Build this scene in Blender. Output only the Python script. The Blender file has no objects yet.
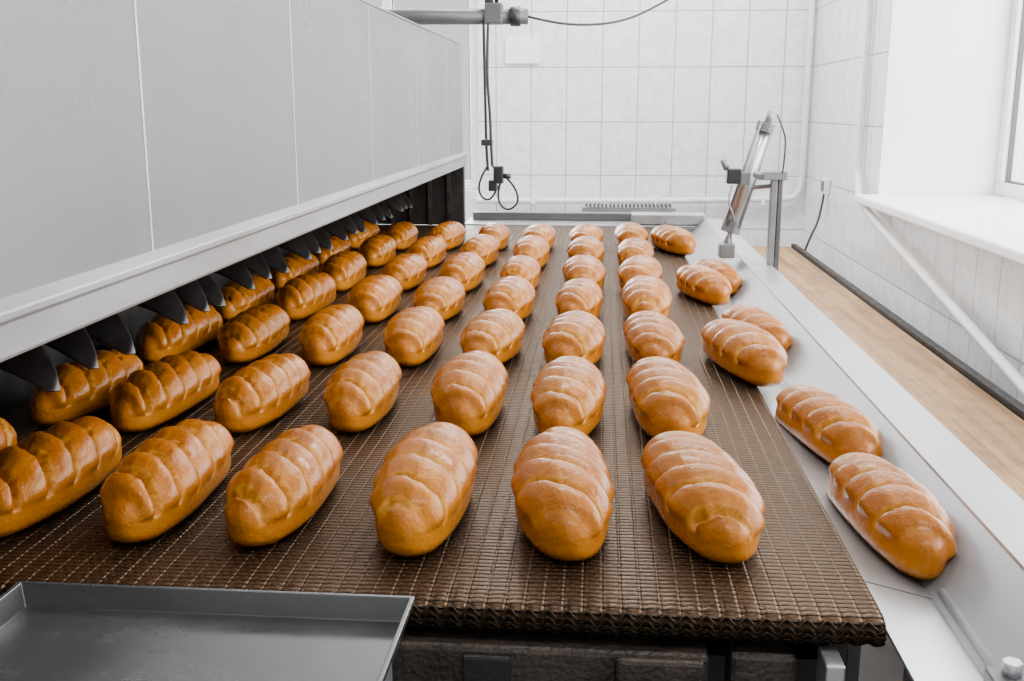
import bpy, bmesh, math, random
from mathutils import Vector, Matrix
random.seed(7)
S = bpy.context.scene
COL = S.collection

# ---------------------------------------------------------------- node helpers
class N:
    def __init__(s, name):
        s.m = bpy.data.materials.new(name); s.m.use_nodes = True
        s.t = s.m.node_tree; s.b = s.t.nodes['Principled BSDF']
    def n(s, typ, **k):
        x = s.t.nodes.new(typ)
        for a, v in k.items(): setattr(x, a, v)
        return x
    def l(s, a, b): s.t.links.new(a, b)
    def setin(s, sock, v):
        if hasattr(v, 'is_output'): s.l(v, sock)
        else: sock.default_value = v
    def math(s, op, a, b=0.0, c=0.0, clamp=False):
        x = s.n('ShaderNodeMath', operation=op); x.use_clamp = clamp
        s.setin(x.inputs[0], a); s.setin(x.inputs[1], b); s.setin(x.inputs[2], c)
        return x.outputs[0]
    def mix(s, f, a, b):
        x = s.n('ShaderNodeMix', data_type='RGBA')
        s.setin(x.inputs[0], f)
        s.setin(x.inputs[6], a if hasattr(a, 'is_output') else (*a, 1))
        s.setin(x.inputs[7], b if hasattr(b, 'is_output') else (*b, 1))
        return x.outputs[2]
    def noise(s, vec, scale, detail=3, rough=.5):
        x = s.n('ShaderNodeTexNoise'); x.inputs['Scale'].default_value = scale
        x.inputs['Detail'].default_value = detail; x.inputs['Roughness'].default_value = rough
        if vec is not None: s.l(vec, x.inputs['Vector'])
        return x.outputs['Fac']
    def coord(s, which='Object'):
        return s.n('ShaderNodeTexCoord').outputs[which]
    def sep(s, v):
        x = s.n('ShaderNodeSeparateXYZ'); s.l(v, x.inputs[0]); return x.outputs
    def mapping(s, v, scale):
        x = s.n('ShaderNodeMapping'); s.l(v, x.inputs[0]); x.inputs['Scale'].default_value = scale
        return x.outputs[0]
    def remap(s, v, a, b, c=0., d=1.):
        x = s.n('ShaderNodeMapRange'); s.setin(x.inputs[0], v)
        for i, q in enumerate((a, b, c, d)): x.inputs[i+1].default_value = q
        return x.outputs[0]
    def bump(s, h, strength=.3, dist=.002):
        x = s.n('ShaderNodeBump'); s.l(h, x.inputs['Height'])
        x.inputs['Strength'].default_value = strength; x.inputs['Distance'].default_value = dist
        s.l(x.outputs[0], s.b.inputs['Normal'])
    def set(s, **k):
        for a, v in k.items():
            s.setin(s.b.inputs[a.replace('_', ' ')], (*v, 1) if isinstance(v, tuple) and len(v) == 3 else v)
        return s

def simple(name, col, rough=.5, metal=0., var=.12, scale=6., bump=0., stretch=(1, 1, 1), rvar=.1):
    q = N(name); c = q.mapping(q.coord(), stretch)
    f = q.noise(c, scale, 5, .6)
    f = q.remap(f, .3, .7)
    a = tuple(x*(1-var) for x in col); b = tuple(min(1, x*(1+var)) for x in col)
    q.set(Base_Color=q.mix(f, a, b), Metallic=metal, Roughness=q.remap(f, 0, 1, max(.02, rough-rvar), rough+rvar))
    if bump: q.bump(q.noise(c, scale*8, 4), bump, .003)
    return q.m

M = {}
M['hood'] = simple('painted_steel_grey', (.175, .176, .182), .34, .35, .06, 3, .0)
M['rail'] = simple('aluminium_rail', (.31, .32, .33), .38, .5, .18, 12, .05, (1, .2, 1))
M['seam'] = simple('seam_dark', (.10, .10, .105), .6, .2)
M['seamlight'] = simple('seam_light', (.66, .66, .67), .4, .4)
M['steel'] = simple('stainless_steel', (.42, .43, .44), .30, .8, .10, 7, .02, (1, .25, 1), .05)
M['steel_worn'] = simple('worn_steel', (.24, .245, .252), .40, .6, .14, 10, .04, (1, .3, 1), .06)
M['flange'] = simple('folded_steel_flange', (.44, .45, .46), .35, .6, .10, 10, .03, (1, .3, 1), .06)
M['dark'] = simple('soot_black_steel', (.014, .013, .012), .55, .3, .4, 20, .3)
M['flap'] = simple('black_flap_rubber', (.014, .012, .011), .36, .1, .3, 25, .05)
M['brownmetal'] = simple('greasy_brown_steel', (.034, .025, .019), .45, .4, .7, 22, .8)
M['black'] = simple('black_plastic', (.015, .015, .016), .4, 0, .2)
M['tray'] = simple('tray_dull_steel', (.115, .115, .115), .26, .75, .16, 6, .05, (1, 1, 1), .1)
M['white'] = simple('white_paint', (.88, .88, .885), .45, 0, .03, 4)
M['pvc'] = simple('window_pvc', (.80, .80, .81), .3, 0, .02, 4)
M['pipe'] = simple('painted_pipe', (.74, .74, .74), .35, 0, .06, 9)
M['floor'] = simple('floor_tile_grey', (.36, .32, .29), .4, 0, .15, 4, .1)
M['greydark'] = simple('dark_grey_enamel', (.10, .10, .105), .4, .4, .15)
M['bracket'] = simple('galvanised_bracket', (.22, .225, .23), .42, .5, .12, 20)
M['chrome'] = simple('brushed_cylinder_steel', (.48, .49, .50), .34, .8, .08, 20)

# conveyor canvas
q = N('tan_conveyor_canvas'); c = q.coord()
f = q.noise(q.mapping(c, (14, .6, 14)), 2.5, 6, .65)
f2 = q.noise(c, 18, 4)
f = q.math('ADD', q.math('MULTIPLY', f, .75), q.math('MULTIPLY', f2, .25))
q.set(Base_Color=q.mix(q.remap(f, .38, .62), (.18, .085, .027), (.43, .255, .11)), Roughness=.5)
q.bump(f, .2, .003); M['canvas'] = q.m

# tiles
def tile_mat(name, axis, offu, offz):
    q = N(name); x, y, z = q.sep(q.coord())[:3]
    u = x if axis == 'x' else y
    def edge(v, w, off):
        fr = q.math('FRACT', q.math('DIVIDE', q.math('SUBTRACT', v, off-100*w), w))
        d = q.math('MULTIPLY', q.math('MINIMUM', fr, q.math('SUBTRACT', 1., fr)), w)
        return d
    d = q.math('MINIMUM', edge(u, .2, offu), edge(z, .3, offz))
    g = q.remap(d, .0018, .0040)
    n1 = q.noise(q.coord(), 9, 6, .7)
    vein = q.remap(q.math('ABSOLUTE', q.math('SUBTRACT', n1, .5)), 0., .05, 0., 1.)
    tile = q.mix(vein, (.70, .70, .71), (.82, .82, .83))
    q.set(Base_Color=q.mix(g, (.33, .33, .33), tile), Roughness=q.remap(g, 0, 1, .7, .16))
    q.bump(q.remap(d, .0, .006), .5, .002)
    return q.m
M['tile_x'] = tile_mat('white_tile_back', 'x', -.007, .07)
M['tile_y'] = tile_mat('white_tile_side', 'y', .1, .07)

# woven mesh belt
q = N('woven_wire_belt'); uv = q.coord('UV'); u, v, _ = q.sep(uv)[:3]
def per(val, w):
    fr = q.math('FRACT', q.math('DIVIDE', val, w))
    return q.math('MULTIPLY', q.math('ABSOLUTE', q.math('SUBTRACT', fr, .5)), 2.)
wob = q.math('MULTIPLY', q.math('SUBTRACT', q.noise(uv, 3, 2), .5), .004)
PX, PY = .0180, .0085
lu = per(q.math('ADD', u, wob), PX)
rowv = per(v, PY)
stag = per(q.math('ADD', u, q.math('MULTIPLY', q.math('FLOOR', q.math('DIVIDE', v, PY)), PX/4)), PX/2)
line = q.remap(lu, .20, .05)
tr = q.remap(rowv, .9, .45)
hole = q.math('MULTIPLY', q.remap(rowv, .45, .9), q.remap(stag, .1, .6))
big = q.remap(q.noise(uv, 2.2, 4, .6), .3, .7)
streak = q.remap(q.noise(q.mapping(uv, (9, .35, 1)), 1., 4, .6), .35, .65)
fine = q.remap(q.noise(q.mapping(uv, (60, 250, 1)), 1., 3, .6), .3, .7)
base = q.mix(big, (.015, .0060, .0020), (.042, .0185, .0062))
base = q.mix(q.math('MULTIPLY', streak, .5), base, (.011, .004, .0015))
base = q.mix(q.math('MULTIPLY', fine, .40), base, (.080, .042, .017))
base = q.mix(q.math('MULTIPLY', q.math('MULTIPLY', line, tr), q.remap(big, 0, 1, .20, .58)), base, (.28, .19, .115))
base = q.mix(q.math('MULTIPLY', hole, .85), base, (.003, .002, .001))
q.set(Base_Color=base, Metallic=.45, Roughness=q.remap(fine, 0, 1, .28, .46))
q.b.inputs['Specular IOR Level'].default_value = .30
q.b.inputs['Specular Tint'].default_value = (1, .82, .64, 1)
h = q.math('ADD', q.math('MULTIPLY', tr, .6), q.math('MULTIPLY', line, .4))
h = q.math('SUBTRACT', h, q.math('MULTIPLY', hole, .6))
q.bump(h, .9, .003); M['belt'] = q.m

# bread
q = N('glazed_bread_crust')
at = q.n('ShaderNodeAttribute', attribute_name='open').outputs['Fac']
ar = q.n('ShaderNodeAttribute', attribute_name='ridge').outputs['Fac']
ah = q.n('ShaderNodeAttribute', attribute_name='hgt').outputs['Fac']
oi = q.n('ShaderNodeObjectInfo').outputs['Random']
c = q.coord()
n1 = q.remap(q.noise(c, 22, 5, .6), .3, .7); n2 = q.remap(q.noise(c, 170, 3, .6), .35, .65)
n3 = q.remap(q.noise(q.mapping(c, (60, 200, 60)), 1., 5, .7), .35, .65)
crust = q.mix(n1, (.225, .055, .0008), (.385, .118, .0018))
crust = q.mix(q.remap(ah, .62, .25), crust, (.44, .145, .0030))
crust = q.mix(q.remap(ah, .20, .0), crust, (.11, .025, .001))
crust = q.mix(q.math('MULTIPLY', n2, .05), crust, (.70, .34, .06))
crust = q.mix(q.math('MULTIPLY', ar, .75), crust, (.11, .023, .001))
opn = q.mix(n3, (.42, .140, .004), (.76, .37, .045))
col = q.mix(q.math('MULTIPLY', at, .92), crust, opn)
col = q.mix(q.math('MULTIPLY', oi, .32), col, (.20, .048, .001))
q.set(Base_Color=col, Roughness=q.remap(q.math('ADD', q.math('MULTIPLY', at, .6), q.math('MULTIPLY', n1, .4)), 0, 1, .22, .56))
q.b.inputs['Specular IOR Level'].default_value = .34
q.b.inputs['Specular Tint'].default_value = (1, .78, .50, 1)
q.b.inputs['Coat Weight'].default_value = .13; q.b.inputs['Coat Roughness'].default_value = .09
hh = q.math('ADD', q.math('ADD', q.math('MULTIPLY', n2, .34), n1), q.math('MULTIPLY', q.math('MULTIPLY', n3, at), 1.4))
q.bump(hh, .38, .0026)
M['bread'] = q.m

# ---------------------------------------------------------------- geometry helpers
def obj(name, verts, faces, mat, parent=None, smooth=False):
    me = bpy.data.meshes.new(name); me.from_pydata([tuple(v) for v in verts], [], faces)
    me.materials.append(M[mat]); me.update()
    if smooth: me.polygons.foreach_set('use_smooth', [True]*len(me.polygons))
    o = bpy.data.objects.new(name, me); COL.objects.link(o)
    if parent: o.parent = parent
    return o
def empty(name, loc=(0, 0, 0)):
    o = bpy.data.objects.new(name, None); o.empty_display_size = .05; COL.objects.link(o); return o
def box(name, x0, x1, y0, y1, z0, z1, mat, parent=None, bev=0.):
    v = [(x, y, z) for x in (x0, x1) for y in (y0, y1) for z in (z0, z1)]
    f = [(0, 1, 3, 2), (4, 6, 7, 5), (0, 4, 5, 1), (2, 3, 7, 6), (0, 2, 6, 4), (1, 5, 7, 3)]
    o = obj(name, v, f, mat, parent)
    if bev:
        m = o.modifiers.new('b', 'BEVEL'); m.width = bev; m.segments = 2
    return o
def prism(name, prof, y0, y1, mat, parent=None, bev=0.):
    n = len(prof)
    v = [(x, y0, z) for x, z in prof]+[(x, y1, z) for x, z in prof]
    f = [tuple(range(n)), tuple(reversed(range(n, 2*n)))]
    f += [(i, n+i, n+(i+1) % n, (i+1) % n) for i in range(n)]
    o = obj(name, v, f, mat, parent)
    bm = bmesh.new(); bm.from_mesh(o.data); bmesh.ops.recalc_face_normals(bm, faces=bm.faces); bm.to_mesh(o.data); bm.free()
    if bev:
        m = o.modifiers.new('b', 'BEVEL'); m.width = bev; m.segments = 2
    return o
def cyl(name, a, b, r, mat, parent=None, seg=20, r2=None):
    a, b = Vector(a), Vector(b); d = (b-a); L = d.length
    bm = bmesh.new(); bmesh.ops.create_cone(bm, cap_ends=True, segments=seg, radius1=r, radius2=r if r2 is None else r2, depth=L)
    rot = d.to_track_quat('Z', 'Y').to_matrix().to_4x4()
    bmesh.ops.transform(bm, matrix=Matrix.Translation((a+b)/2) @ rot, verts=bm.verts)
    me = bpy.data.meshes.new(name); bm.to_mesh(me); bm.free(); me.materials.append(M[mat])
    for p in me.polygons: p.use_smooth = len(p.vertices) == 4
    o = bpy.data.objects.new(name, me); COL.objects.link(o)
    if parent: o.parent = parent
    return o
def tube(name, pts, r, mat, parent=None):
    cu = bpy.data.curves.new(name, 'CURVE'); cu.dimensions = '3D'; cu.bevel_depth = r; cu.bevel_resolution = 4; cu.resolution_u = 10
    sp = cu.splines.new('NURBS'); sp.points.add(len(pts)-1)
    for p, c in zip(sp.points, pts): p.co = (*c, 1)
    sp.use_endpoint_u = True; sp.order_u = 3; cu.use_fill_caps = True
    cu.materials.append(M[mat])
    o = bpy.data.objects.new(name, cu); COL.objects.link(o)
    if parent: o.parent = parent
    return o

FL = -.9; YW = 6.1; XW = 1.15; TOP = 2.3; XL = -2.6; YB = -1.0
# ---------------------------------------------------------------- room
box('floor', XL, 2.0, YB, YW+.2, FL-.1, FL, 'floor')
box('ceiling', XL-.1, 2.0, YB, YW+.2, TOP, TOP+.1, 'white')
box('wall_left', XL-.1, XL, YB, YW+.2, FL, TOP, 'tile_y')
wb = empty('wall_back')
WX0, WX1, WZ0, WZ1 = -2.3, -.71, -.02, 2.0
box('right_part', WX1, XW, YW, YW+.2, FL, TOP, 'tile_x', wb)
box('left_part', XL, WX0, YW, YW+.2, FL, TOP, 'tile_x', wb)
box('below_window', WX0, WX1, YW, YW+.2, FL, WZ0, 'tile_x', wb)
box('above_window', WX0, WX1, YW, YW+.2, WZ1, TOP, 'tile_x', wb)
def window(name, plane, u0, u1, z0, z1, d0, d1, nm, zt=None):
    w = empty(name); t = .055
    def bar(nn, a0, a1, b0, b1, mat='pvc', e=0):
        if plane == 'y': box(nn, a0, a1, d0-e, d1+e, b0, b1, mat, w, .006 if mat == 'pvc' else 0)
        else: box(nn, d0-e, d1+e, a0, a1, b0, b1, mat, w, .006 if mat == 'pvc' else 0)
    bar('frame_bottom', u0, u1, z0, z0+t); bar('frame_top', u0, u1, z1-t, z1)
    bar('gasket_bottom', u0+t, u1-t, z0+t, z0+t+.007, 'seam', -.02)
    for i in range(nm+1):
        c = u0+(u1-u0)*i/nm
        c = min(max(c, u0+t/2), u1-t/2)
        bar('mullion_%d' % i, c-t/2, c+t/2, z0+t, z1-t)
        for s in (-1, 1):
            g0 = c+s*(t/2+.0035)
            if u0+t < g0 < u1-t: bar('gasket_%d_%d' % (i, s+1), g0-.0035, g0+.0035, z0+t, z1-t, 'seam', -.02)
    if zt: bar('transom', u0+t, u1-t, zt, zt+t)
    return w
window('window_1', 'y', WX0, WX1, WZ0, WZ1, YW+.08, YW+.14, 3, 1.35)
NY0, NY1, NZ0, NZ1, XG = .4, 4.54, .06, 2.0, 1.62
wr = empty('wall_right')
box('far_part', XW, XG+.2, NY1, YW+.2, FL, TOP, 'tile_y', wr)
box('near_part', XW, XG+.2, YB, NY0, FL, TOP, 'tile_y', wr)
box('below_niche', XW, XG+.2, NY0, NY1, FL, NZ0, 'tile_y', wr)
box('above_niche', XW, XG+.2, NY0, NY1, NZ1, TOP, 'tile_y', wr)
box('reveal_plaster', XW+.004, XG+.1, NY1-.006, NY1-.0005, NZ0, NZ1, 'white', wr)
window('window_2', 'x', NY0, NY1-.01, NZ0+.037, NZ1, XG, XG+.06, 4, None)
box('window_sill', 1.055, XG-.001, NY0+.002, NY1-.008, NZ0+.002, NZ0+.036, 'white', None, .008)
# ---------------------------------------------------------------- oven / hood
hood = empty('oven_hood')
XP = -.54; HB, HT = .277, .682; HY0, HY1 = -.6, 4.12
box('carcass', -1.9, XP-.012, HY0, HY1, .245, HT-.004, 'seam', hood)
seams = [HY0, -.02, .603, 1.225, 1.847, 2.477, 3.10, 3.72, HY1]
for i in range(len(seams)-1):
    box('front_panel_%d' % i, XP-.012, XP, seams[i]+.002, seams[i+1]-.002, HB, HT, 'hood', hood, .002)
    if i: box('joint_strip_%d' % i, XP-.008, XP+.0008, seams[i]-.0035, seams[i]-.0005, HB, HT, 'seamlight', hood)
box('top_cap', -1.9, XP+.002, HY0, HY1, HT, HT+.004, 'rail', hood)
prism('bottom_rail', [(XP-.02, .228), (XP+.010, .228), (XP+.012, .232), (XP+.012, .262), (XP+.020, .266), (XP+.020, .274), (XP+.002, .281), (XP-.02, .281)], HY0, HY1+.01, 'rail', hood, .0015)
box('roof_underside', -1.9, XP-.02, HY0, HY1, .228, .245, 'dark', hood)
box('inner_side_wall', -.97, -.93, HY0, HY1, -.06, .228, 'dark', hood)
box('inner_end_wall', -.93, XP+.004, HY1-.03, HY1, .0, .228, 'dark', hood)
for i in range(5):
    box('end_rib_%d' % i, -.9+i*.075, -.885+i*.075, HY1-.04, HY1-.03, .0, .228, 'brownmetal', hood)
box('base_cabinet', -1.9, -.97, HY0, HY1, FL, .228, 'hood', hood)
box('end_post', XP-.03, XP+.006, HY1-.02, HY1+.01, -.06, .228, 'greydark', hood)

# unloading flaps: dark beak-shaped blades hinged on a bar along the oven mouth
fl = empty('guide_flap_row')
cyl('pivot_bar', (-.905, .3, .150), (-.905, 4.05, .150), .010, 'dark', fl)
def flap(y, side, k, up):
    nU, nV = 20, 10; vs = []; fs = []
    for i in range(nU+1):
        t = i/nU
        x = -.910+.235*t
        z = .130+.050*math.sin(min(1, t*1.02)*math.pi*.8)*up-.055*t**3
        wdt = .050*(1-t)**.62*(.50+1.25*t)+.0006
        yc = y+side*.07*t**1.8
        for j in range(nV+1):
            s = j/nV*2-1
            vs.append((x, yc+s*wdt*.85, z-.006*(s*s)*(1-t)+s*wdt*.75))
    for i in range(nU):
        for j in range(nV):
            a = i*(nV+1)+j; fs.append((a, a+1, a+nV+2, a+nV+1))
    o = obj('flap_%d' % k, vs, fs, 'flap', fl, True)
    m = o.modifiers.new('s', 'SOLIDIFY'); m.thickness = .002
k = 0
for i in range(-2, 8):
    yc = 1.125+.386*i
    for dy, sd, up in ((-.12, -.8, 1.), (-.02, -.8, .8), (.16, -.8, .9)):
        y = yc+dy+random.uniform(-.018, .018)
        if .35 < y < 3.9: flap(y, sd*random.uniform(.7, 1.2), k, up); k += 1
for i in range(10):
    y = .5+i*.386
    box('hanger_%d' % i, -.93, -.895, y, y+.02, .12, .20, 'dark', fl, .002)

# ---------------------------------------------------------------- mesh belt
BX0, BX1, BY0, BY1 = -.90, .262, .900, 4.09
RR = .013
def make_belt():
    nx = 640; R = RR
    prof = []
    for y in (4.075, 3.5, 2.9, 2.3, 1.8, 1.4, 1.1, .97, .93): prof.append((y, 0., y, 0))
    for i in range(22):
        a = math.pi*1.0*i/21
        prof.append((BY0-math.sin(a)*R, -R+math.cos(a)*R, BY0-a*R, 1))
    prof.append((BY0+.25, -2*R-.001, BY0-math.pi*R-.25, 0))
    vs = []; uvs = []
    for y, z, s, w in prof:
        for i in range(nx+1):
            x = BX0+(BX1-BX0)*i/nx
            r = 0
            if w:
                r = .0014*math.cos(x/PX*2*math.pi)+.0010*math.cos(s/PY*2*math.pi)*math.cos(x/PX*4*math.pi)
            dy, dz = (y-BY0), (z+R); L = math.hypot(dy, dz) or 1
            vs.append((x, y+(r*dy/L if w else 0), z+(min(0, r*dz/L) if w else 0))); uvs.append((x+2, s+2))
    fs = []
    for j in range(len(prof)-1):
        for i in range(nx):
            a = j*(nx+1)+i; fs.append((a, a+1, a+nx+2, a+nx+1))
    return vs, fs, uvs
bl = empty('wire_mesh_conveyor_belt')
vs, fs, uvs = make_belt()
belt = obj('mesh_belt', vs, fs, 'belt', bl, True)
ul = belt.data.uv_layers.new(name='UVMap')
for lp in belt.data.loops: ul.data[lp.index].uv = uvs[lp.vertex_index]
lv = []; lf = []
def add_wire(pts, r, seg=5):
    base = len(lv)
    for i, p in enumerate(pts):
        p = Vector(p); d = (Vector(pts[min(i+1, len(pts)-1)])-Vector(pts[max(i-1, 0)])).normalized()
        a = d.orthogonal().normalized(); b = d.cross(a)
        for k in range(seg):
            t = 2*math.pi*k/seg; lv.append(p+a*math.cos(t)*r+b*math.sin(t)*r)
    for i in range(len(pts)-1):
        for k in range(seg):
            lf.append((base+i*seg+k, base+i*seg+(k+1) % seg, base+(i+1)*seg+(k+1) % seg, base+(i+1)*seg+k))
st_ = PX/6
for row in range(4):
    ang = 1.0+row*.42; pts = []
    n = int((BX1-BX0)/st_)
    for i in range(n+1):
        x = BX0+i*st_; a = ang+.26*(1 if i % 6 < 3 else -1)*math.sin((i % 3+.5)/3*math.pi)
        R = RR+.0018
        pts.append((x, BY0-math.sin(a)*R, -RR+math.cos(a)*R))
    add_wire(pts, .0013, 5)
obj('turn_wires', lv, lf, 'belt', bl, True)
conv = empty('conveyor_frame')
cyl('front_roller', (BX0+.02, BY0+.002, -RR), (BX1-.01, BY0+.002, -RR), RR-.003, 'brownmetal', conv)
box('belt_bed', BX0+.02, BX1-.015, BY0+.03, BY1, -.022, -.006, 'dark', conv)
box('side_frame_right', BX1-.03, BX1-.012, .97, BY1, -.2, -.04, 'brownmetal', conv)
box('cross_beam', -.55, .105, .875, .925, -.088, -.034, 'brownmetal', conv, .005)
box('cross_beam_lip', -.55, .100, .862, .880, -.125, -.092, 'bracket', conv, .004)
box('beam_lug_1', -.12, -.075, .868, .876, -.085, -.04, 'dark', conv, .003)
box('beam_lug_2', .02, .10, .866, .876, -.088, -.036, 'brownmetal', conv, .004)
box('scraper_block', .125, .185, .885, .925, -.09, -.036, 'brownmetal', conv, .005)
box('under_box', -.88, .24, .98, BY1, FL, -.09, 'dark', conv)
box('lower_ledge', -.9, .245, .55, .98, -.34, -.30, 'dark', conv)
box('support_strut', .205, .222, .86, .90, -.32, -.030, 'steel', conv, .002)
ap = empty('conveyor_end_apron')
box('far_apron', BX0+.36, .45, BY1+.01, BY1+.30, -.05, .004, 'steel_worn', ap, .004)
box('far_cross_rail', XP+.02, .30, BY1+.16, BY1+.22, .004, .035, 'greydark', ap, .003)
box('far_plate', .12, .40, BY1+.012, BY1+.12, .006, .046, 'steel', ap, .003)
g = empty('ventilation_grate')
box('grate_frame', -.08, .31, BY1+.31, BY1+.42, -.02, .046, 'steel_worn', g, .003)
for i in range(22):
    x = -.065+i*.0165
    box('slat_%d' % i, x, x+.007, BY1+.305, BY1+.41, .046, .060, 'greydark', g)

# ---------------------------------------------------------------- side chute and rail
ch = empty('side_chute')
ys = [.55, 1.0, 1.55, 2.1, 2.65, 3.2, 4.08]
for i in range(len(ys)-1):
    prism('chute_plate_%d' % i, [(BX1+.003, -.012), (.340, -.030), (.340, -.034), (BX1+.003, -.016)], ys[i]+.0015, ys[i+1]-.0015, 'steel', ch)
prism('sloped_side', [(.337, -.030), (.396, .0305), (.399, .0305), (.340, -.036)], .50, 4.08, 'steel_worn', ch)
prism('flange', [(.396, .0305), (.397, .034), (.462, .034), (.466, .030), (.466, -.16), (.462, -.16), (.462, .0295), (.399, .0305)], .50, 4.08, 'flange', ch)
cyl('guide_rod', (.345, .50, -.022), (.345, 1.0, -.022), .0045, 'bracket', ch)
box('rod_clamp', .328, .362, .805, .835, -.034, -.008, 'greydark', ch, .003)
cyl('clamp_bolt', (.345, .82, -.01), (.345, .82, .004), .008, 'chrome', ch, 6)
for y in (.7, 1.7, 2.7, 3.7):
    box('chute_leg_%d' % int(y*10), .44, .461, y, y+.03, FL, -.15, 'greydark', ch)
    box('chute_bracket_%d' % int(y*10), .27, .45, y, y+.03, -.07, -.045, 'greydark', ch)

# ---------------------------------------------------------------- tan take-away conveyor
tc = empty('takeaway_conveyor')
box('canvas_belt', .60, .975, -.4, 5.5, -.262, -.25, 'canvas', tc, .003)
box('frame_wall_side', .98, 1.005, -.4, 5.5, -.32, -.235, 'dark', tc, .003)
box('frame_inner', .575, .597, -.4, 5.5, -.32, -.235, 'steel_worn', tc, .003)
box('slider_bed', .60, .975, -.4, 5.48, -.30, -.265, 'steel_worn', tc)
cyl('end_drum', (.60, 5.5, -.281), (.975, 5.5, -.281), .028, 'greydark', tc)
for y in (.2, 1.8, 3.4, 5.0):
    for x in (.58, .98): box('leg_%d_%d' % (int(y*10), int(x*100)), x, x+.02, y, y+.04, FL, -.32, 'greydark', tc)

# ---------------------------------------------------------------- pneumatic cylinder + post
pc = empty('pneumatic_cylinder')
A = Vector((.352, 3.0, .070)); B = Vector((.458, 3.02, .418)); D = (B-A)
cyl('barrel', A+D*.18, A+D*.93, .015, 'chrome', pc, 24)
for s in (-1, 1):
    for yy in (-.018, .018):
        o2 = Vector((s*.018, yy, -s*.005)); cyl('tie_rod', A+D*.15+o2, A+D*.97+o2, .003, 'bracket', pc, 8)
def ablock(nm, t0, t1, w, mat, par):
    o = cyl(nm, A+D*t0, A+D*t1, w, mat, par, 4)
    for p in o.data.polygons: p.use_smooth = False
    return o
ablock('end_cap_low', .10, .19, .028, 'bracket', pc); ablock('end_cap_high', .90, .97, .028, 'bracket', pc)
cyl('piston_rod', A, A+D*.15, .007, 'chrome', pc)
cyl('top_pin', A+D*.97, A+D*1.06, .010, 'bracket', pc)
box('foot_clevis', .335, .378, 2.98, 3.03, .0345, .075, 'bracket', pc, .003)
box('valve_body', .345, .385, 2.97, 3.01, .243, .285, 'black', pc, .004)
cyl('valve_knob', (.347, 2.99, .282), (.333, 2.99, .31), .009, 'bracket', pc)
box('valve_plate', .38, .41, 2.975, 2.985, .24, .275, 'bracket', pc, .002)
tube('valve_hose', [(.36, 2.97, .24), (.345, 2.96, .2), (.37, 2.95, .15), (.362, 2.98, .10), (.37, 3.0, .06)], .0025, 'bracket', pc)
ps = empty('cylinder_stand')
box('post', .450, .466, 2.86, 2.89, .0345, .285, 'bracket', ps, .002)
box('outer_post', .468, .480, 2.86, 2.89, -.15, .28, 'greydark', ps, .002)
box('post_bracket', .425, .49, 2.85, 2.90, .262, .285, 'bracket', ps, .003)
cyl('cross_bar', (.415, 2.96, .235), (.455, 2.88, .245), .006, 'bracket', ps)
box('post_lug', .415, .435, 2.86, 2.975, .262, .278, 'bracket', ps, .002)
tube('hanging_hose', [(.475, 2.85, .28), (.482, 2.85, .36), (.470, 2.86, .40), (.462, 2.9, .43)], .0025, 'black', ps)

# ---------------------------------------------------------------- baking tray
tr = empty('baking_tray'); tx0, tx1, ty0, ty1, tz = -.50, -.156, .33, .812, .044
dz = .020; inn = .005
v = []; f = []
def ring(x0, x1, y0, y1, z):
    i = len(v); v.extend([(x0, y0, z), (x1, y0, z), (x1, y1, z), (x0, y1, z)]); return i
r = [ring(tx0-.004, tx1+.004, ty0-.004, ty1+.004, tz-.006), ring(tx0-.004, tx1+.004, ty0-.004, ty1+.004, tz),
     ring(tx0, tx1, ty0, ty1, tz), ring(tx0+inn, tx1-inn, ty0+inn, ty1-inn, tz-dz), ]
for a, b in zip(r, r[1:]):
    for i in range(4): f.append((a+i, a+(i+1) % 4, b+(i+1) % 4, b+i))
f.append(tuple(r[-1]+i for i in range(4)))
o = obj('tray_pan', v, f, 'tray', tr); m = o.modifiers.new('s', 'SOLIDIFY'); m.thickness = .002; m.offset = -1
m = o.modifiers.new('b', 'BEVEL'); m.width = .0015; m.segments = 2
st = empty('tray_rest')
box('rest_left', -.49, -.46, .30, .80, -.04, tz-dz-.003, 'greydark', st); box('rest_right', -.20, -.17, .30, .80, -.04, tz-dz-.003, 'greydark', st)
box('rest_beam', -.95, -.16, .62, .66, -.07, -.04, 'greydark', st)
for x in (-.93, -.19): box('rest_leg_%d' % int(-x*100), x, x+.03, .62, .66, FL, -.07, 'greydark', st)

# ---------------------------------------------------------------- overhead arm, pendant, cables
arm = empty('overhead_control_arm')
cyl('arm_tube', (-1.2, 4.30, .80), (-.30, 4.30, .80), .030, 'greydark', arm)
cyl('arm_collar', (-.37, 4.30, .80), (-.33, 4.30, .80), .038, 'black', arm)
box('arm_joint', -.47, -.40, 4.26, 4.34, .77, .85, 'greydark', arm, .006)
cyl('arm_stem', (-.455, 4.30, .82), (-.455, 4.30, 2.299), .018, 'greydark', arm)
cyl('arm_stem_b', (-.425, 4.30, .84), (-.425, 4.30, 1.25), .008, 'black', arm)
cyl('arm_support', (-1.15, 4.30, .80), (-1.15, 4.30, 2.299), .03, 'greydark', arm)
tube('drop_cable', [(-.455, 4.27, .78), (-.462, 4.26, .6), (-.448, 4.26, .42), (-.445, 4.26, .3), (-.44, 4.26, .22)], .006, 'black', arm)
tube('drop_rod', [(-.475, 4.28, .78), (-.47, 4.28, .5), (-.466, 4.28, .27), (-.46, 4.28, .2)], .006, 'black', arm)
tube('loop_a', [(-.44, 4.26, .22), (-.40, 4.26, .19), (-.35, 4.26, .14), (-.33, 4.26, .08), (-.37, 4.26, .04), (-.41, 4.26, .06), (-.42, 4.26, .12), (-.40, 4.26, .18)], .0045, 'black', arm)
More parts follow.
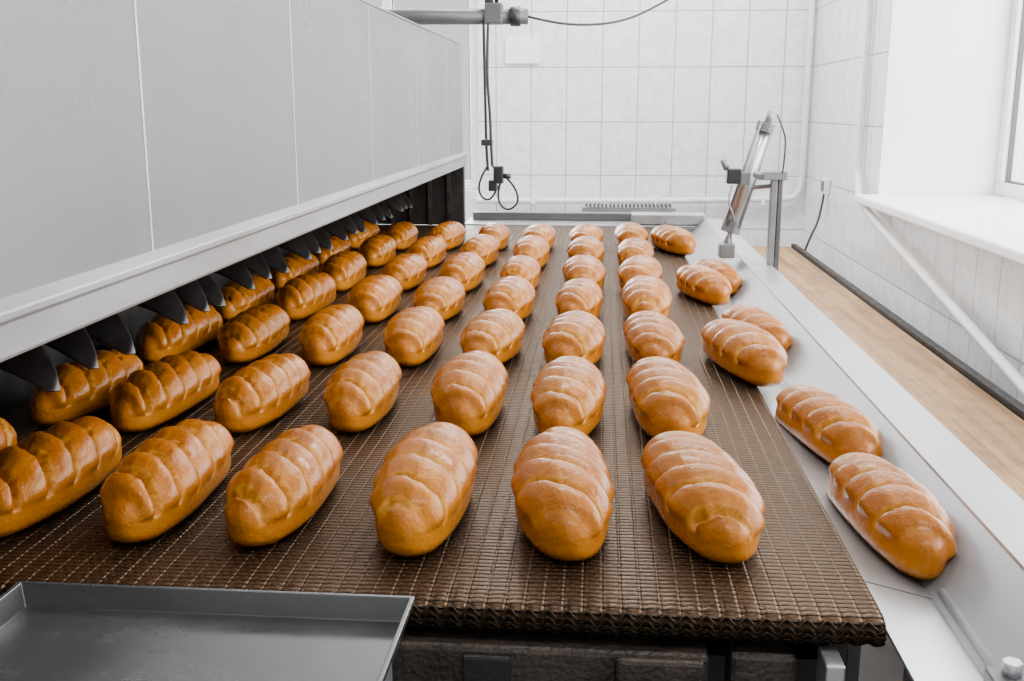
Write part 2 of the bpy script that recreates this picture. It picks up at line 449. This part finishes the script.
tube('loop_b', [(-.46, 4.27, .22), (-.50, 4.27, .16), (-.49, 4.27, .09), (-.44, 4.27, .08), (-.42, 4.27, .14)], .0045, 'black', arm)
box('pendant_box', -.435, -.395, 4.24, 4.28, .15, .22, 'black', arm, .004)
box('pendant_head', -.455, -.42, 4.24, 4.28, .12, .165, 'black', arm, .004)
cyl('pendant_button', (-.395, 4.26, .18), (-.365, 4.26, .18), .011, 'black', arm)
box('pendant_clamp', -.485, -.44, 4.25, 4.29, .30, .325, 'black', arm, .003)
tube('overhead_cable', [(-.30, 4.30, .80), (-.2, 4.32, .775), (-.05, 4.38, .77), (.1, 4.5, .80), (.25, 4.6, .88), (.45, 4.7, 1.0), (.8, 4.8, 1.3), (1.1, 4.9, 1.6)], .005, 'black', arm)

# ---------------------------------------------------------------- pipes
wp = empty('water_pipe')
tube('back_run', [(-.72, 6.06, -.075), (.3, 6.06, -.07), (.98, 6.06, -.055), (1.08, 6.06, -.05), (1.112, 6.06, .0), (1.118, 6.06, .06), (1.118, 6.06, .2), (1.118, 6.06, 2.3)], .017, 'pipe', wp)
for x in (-.4, .3, .9): box('clip_%d' % int(x*10+10), x, x+.02, 6.04, 6.099, -.09, -.05, 'white', wp)
wp2 = empty('heating_pipe')
tube('riser', [(1.128, 4.80, 2.3), (1.128, 4.80, .6), (1.128, 4.80, .25), (1.125, 4.78, .14), (1.11, 4.68, .10), (1.09, 4.60, .078)], .016, 'pipe', wp2)
tube('sloping_brace', [(1.09, 4.60, .078), (1.09, 4.5, .04), (1.09, 3.6, -.105), (1.09, 2.73, -.25), (1.09, 1.3, -.485)], .016, 'pipe', wp2)
so = empty('wall_socket')
box('socket_body', 1.12, 1.149, 5.45, 5.53, .02, .10, 'pvc', so, .005); box('socket_face', 1.115, 1.121, 5.465, 5.515, .035, .085, 'greydark', so, .002)
tube('socket_cable', [(1.128, 5.49, .025), (1.11, 5.46, -.1), (1.05, 5.4, -.2), (1.02, 5.4, -.30)], .006, 'black', so)
vt = empty('wall_vent_cover')
box('vent_plate', -.555, -.36, 6.085, 6.099, .69, .83, 'white', vt, .004)

# ---------------------------------------------------------------- bread
def loaf_mesh(name, seed):
    rnd = random.Random(seed); NU, NV = 190, 88
    L = .291+rnd.uniform(-.010, .010); W = .099+rnd.uniform(-.004, .004); Ht = .044+rnd.uniform(-.002, .003)
    zc = .028; slant = math.tan(math.radians(34+rnd.uniform(-7, 6))); pitch = .050+rnd.uniform(-.003, .003); ph = rnd.uniform(-.012, .012)
    bend = rnd.uniform(-.2, .2); w1 = rnd.uniform(0, 6); tap = rnd.uniform(-.05, .05)
    vs = []; op = []; hg = []; rg = []
    def sm(a, b, x):
        t = max(0, min(1, (x-a)/(b-a))); return t*t*(3-2*t)
    for i in range(NU+1):
        t = -math.cos(math.pi*i/NU)
        t = max(-.9999, min(.9999, t))
        w = (1-abs(t)**2.5)**(1/1.9)*(1+tap*t)
        w *= 1+.018*math.sin(5*t+w1)
        for j in range(NV):
            a = 2*math.pi*j/NV; ca, sa = math.cos(a), math.sin(a)
            y = t*L/2
            sx = abs(ca)**.9*math.copysign(1, ca)
            x = W/2*w*sx
            if sa >= 0: z = zc+Ht*(w**.80)*abs(sa)**.97
            else: z = zc-zc*(min(1, w*1.6)**.5)*abs(sa)**.45
            if w < .05: z = zc+(z-zc)*(w/.05)
            nrm = Vector((ca/W, t*1.2*abs(t)/L*2, max(sa, -.3)/(Ht*2))).normalized()
            xx = x/(W/2)
            q_ = (y+slant*x-.006*(1-xx*xx)+.0015*math.sin(xx*7+seed)+.0010*math.sin(xx*19+seed*2)+ph)/pitch+50
            idx = int(math.floor(q_)); f = q_-idx
            mask = sm(.04, .34, sa)*sm(.92, .80, abs(y+slant*x*.6)/(L/2))
            opening = .42+.07*math.sin(idx*2.3+seed)-.10*xx*xx
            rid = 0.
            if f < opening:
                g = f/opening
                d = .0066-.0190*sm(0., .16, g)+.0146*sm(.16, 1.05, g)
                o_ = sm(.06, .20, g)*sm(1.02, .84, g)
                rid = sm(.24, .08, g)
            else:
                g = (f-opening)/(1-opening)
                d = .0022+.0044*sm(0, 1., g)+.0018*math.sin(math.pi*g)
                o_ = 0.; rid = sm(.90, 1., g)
            d *= mask; o_ *= mask
            p = Vector((x+bend*.04*(t*t), y, z))+nrm*d
            p.z = max(p.z, 0)
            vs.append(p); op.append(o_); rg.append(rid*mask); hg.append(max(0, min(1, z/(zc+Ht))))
    fs = []
    for i in range(NU):
        for j in range(NV):
            a = i*NV+j; b = i*NV+(j+1) % NV; fs.append((a, b, b+NV, a+NV))
    fs.append(tuple(range(NV-1, -1, -1))); fs.append(tuple(range(NU*NV, NU*NV+NV)))
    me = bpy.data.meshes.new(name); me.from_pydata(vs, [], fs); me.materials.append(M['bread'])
    bm = bmesh.new(); bm.from_mesh(me); bmesh.ops.recalc_face_normals(bm, faces=bm.faces); bm.to_mesh(me); bm.free()
    me.polygons.foreach_set('use_smooth', [True]*len(me.polygons))
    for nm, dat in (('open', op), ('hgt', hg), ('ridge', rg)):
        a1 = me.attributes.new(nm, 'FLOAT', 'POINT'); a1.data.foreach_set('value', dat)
    return me
LM = [loaf_mesh('loaf_mesh_%d' % i, 30+i) for i in range(11)]
cnt = [0]
def loaf(x, y, z=0., rot=0., tilt=0., s=1., sx=1.):
    o = bpy.data.objects.new('bread_loaf', LM[(cnt[0]*4+cnt[0]//11) % 11]); cnt[0] += 1
    COL.objects.link(o); o.location = (x, y, z+.0006)
    o.rotation_euler = (0, math.radians(tilt), math.radians(rot))
    o.scale = (sx*s*random.uniform(.96, 1.04), s*random.uniform(.96, 1.03), s*random.uniform(.94, 1.04))
    return o
# measured cross-belt position of every column, row by row (near row first)
rows = [[.114, -.040, -.193, -.350, -.489, -.640, -.775],
        [.104, -.040, -.193, -.356, -.500, -.648, -.783],
        [.103, -.040, -.198, -.350, -.500, -.655, -.792],
        [.101, -.042, -.200, -.357, -.502, -.660, -.798],
        [.101, -.044, -.200, -.356, -.505, -.660, -.796],
        [.100, -.044, -.202, -.354, -.504, -.658, -.794],
        [.100, -.044, -.200, -.354, -.504, -.658, -.790]]
for r_ in range(7):
    for c_ in range(7):
        x = rows[r_][c_]+random.uniform(-.004, .004); y = 1.120+.386*r_+random.uniform(-.015, .015)
        rr = random.uniform(-4.5, 4.5)
        if r_ == 0:
            y = 1.118; rr = [10, 4, 0, -1, 2, -2, 0][c_]
        if r_ == 1 and c_ == 0: rr = 6
        loaf(x, y, 0, rr)
# on the chute / dropping off the belt edge (rot>0 turns the near end to the right)
loaf(.325, 1.150, -.029, 7, 12, .97, .90)
loaf(.322, 1.470, -.029, 12, 12, .96, .90)
loaf(.252, 1.81, .001, 13, 2, 1, .97)
loaf(.306, 2.12, -.026, 13, 12, .98, .93)
loaf(.245, 2.53, .001, 14, 2, .98, .95)
loaf(.306, 2.83, -.026, 13, 12, .98, .93)
loaf(.230, 3.38, .001, 16, 0, 1, .97)

# ---------------------------------------------------------------- lights
W = bpy.data.worlds.new('World'); S.world = W; W.use_nodes = True
bg = W.node_tree.nodes['Background']; bg.inputs[0].default_value = (.96, .98, 1, 1); bg.inputs[1].default_value = 1.15
def area(name, loc, target, sx, sy, power, col=(1, 1, 1)):
    l = bpy.data.lights.new(name, 'AREA'); l.shape = 'RECTANGLE'; l.size = sx; l.size_y = sy; l.energy = power; l.color = col
    o = bpy.data.objects.new(name, l); COL.objects.link(o); o.location = loc
    o.rotation_euler = (Vector(target)-Vector(loc)).to_track_quat('-Z', 'Y').to_euler(); return o
area('window_daylight', (2.1, 2.4, 1.1), (.0, 2.4, .3), 3.8, 1.8, 250, (1, 1, 1))
area('back_window_daylight', (-1.5, 6.6, 1.0), (-.6, 3, .2), 1.5, 1.9, 210, (1, 1, 1))
area('ceiling_lamp', (.2, 5.0, 2.2), (.2, 5.0, 0), 1.6, .3, 85, (1, 1, 1))
area('ceiling_lamp_mid', (.1, 2.6, 2.2), (.1, 2.6, 0), 1.6, .12, 45, (1, .99, .98))
area('ceiling_lamp_near', (.1, .3, 2.2), (.1, .3, 0), 1.6, .12, 26, (1, .99, .98))

# ---------------------------------------------------------------- camera
f = 1050.; Yc = Vector((91, 233, -f)).normalized(); p = math.atan2(233, f)
Zc = Vector((0, math.cos(p), math.sin(p))); Xc = Yc.cross(Zc)
cam = bpy.data.cameras.new('camera'); cam.sensor_width = 36; cam.sensor_fit = 'HORIZONTAL'; cam.lens = 36*f/1024
cam.clip_start = .02; cam.clip_end = 100
co = bpy.data.objects.new('camera', cam); COL.objects.link(co)
Rm = Matrix((Xc, Yc, Zc)).to_4x4(); Rm.translation = Vector((0, 0, .45)); co.matrix_world = Rm
S.camera = co
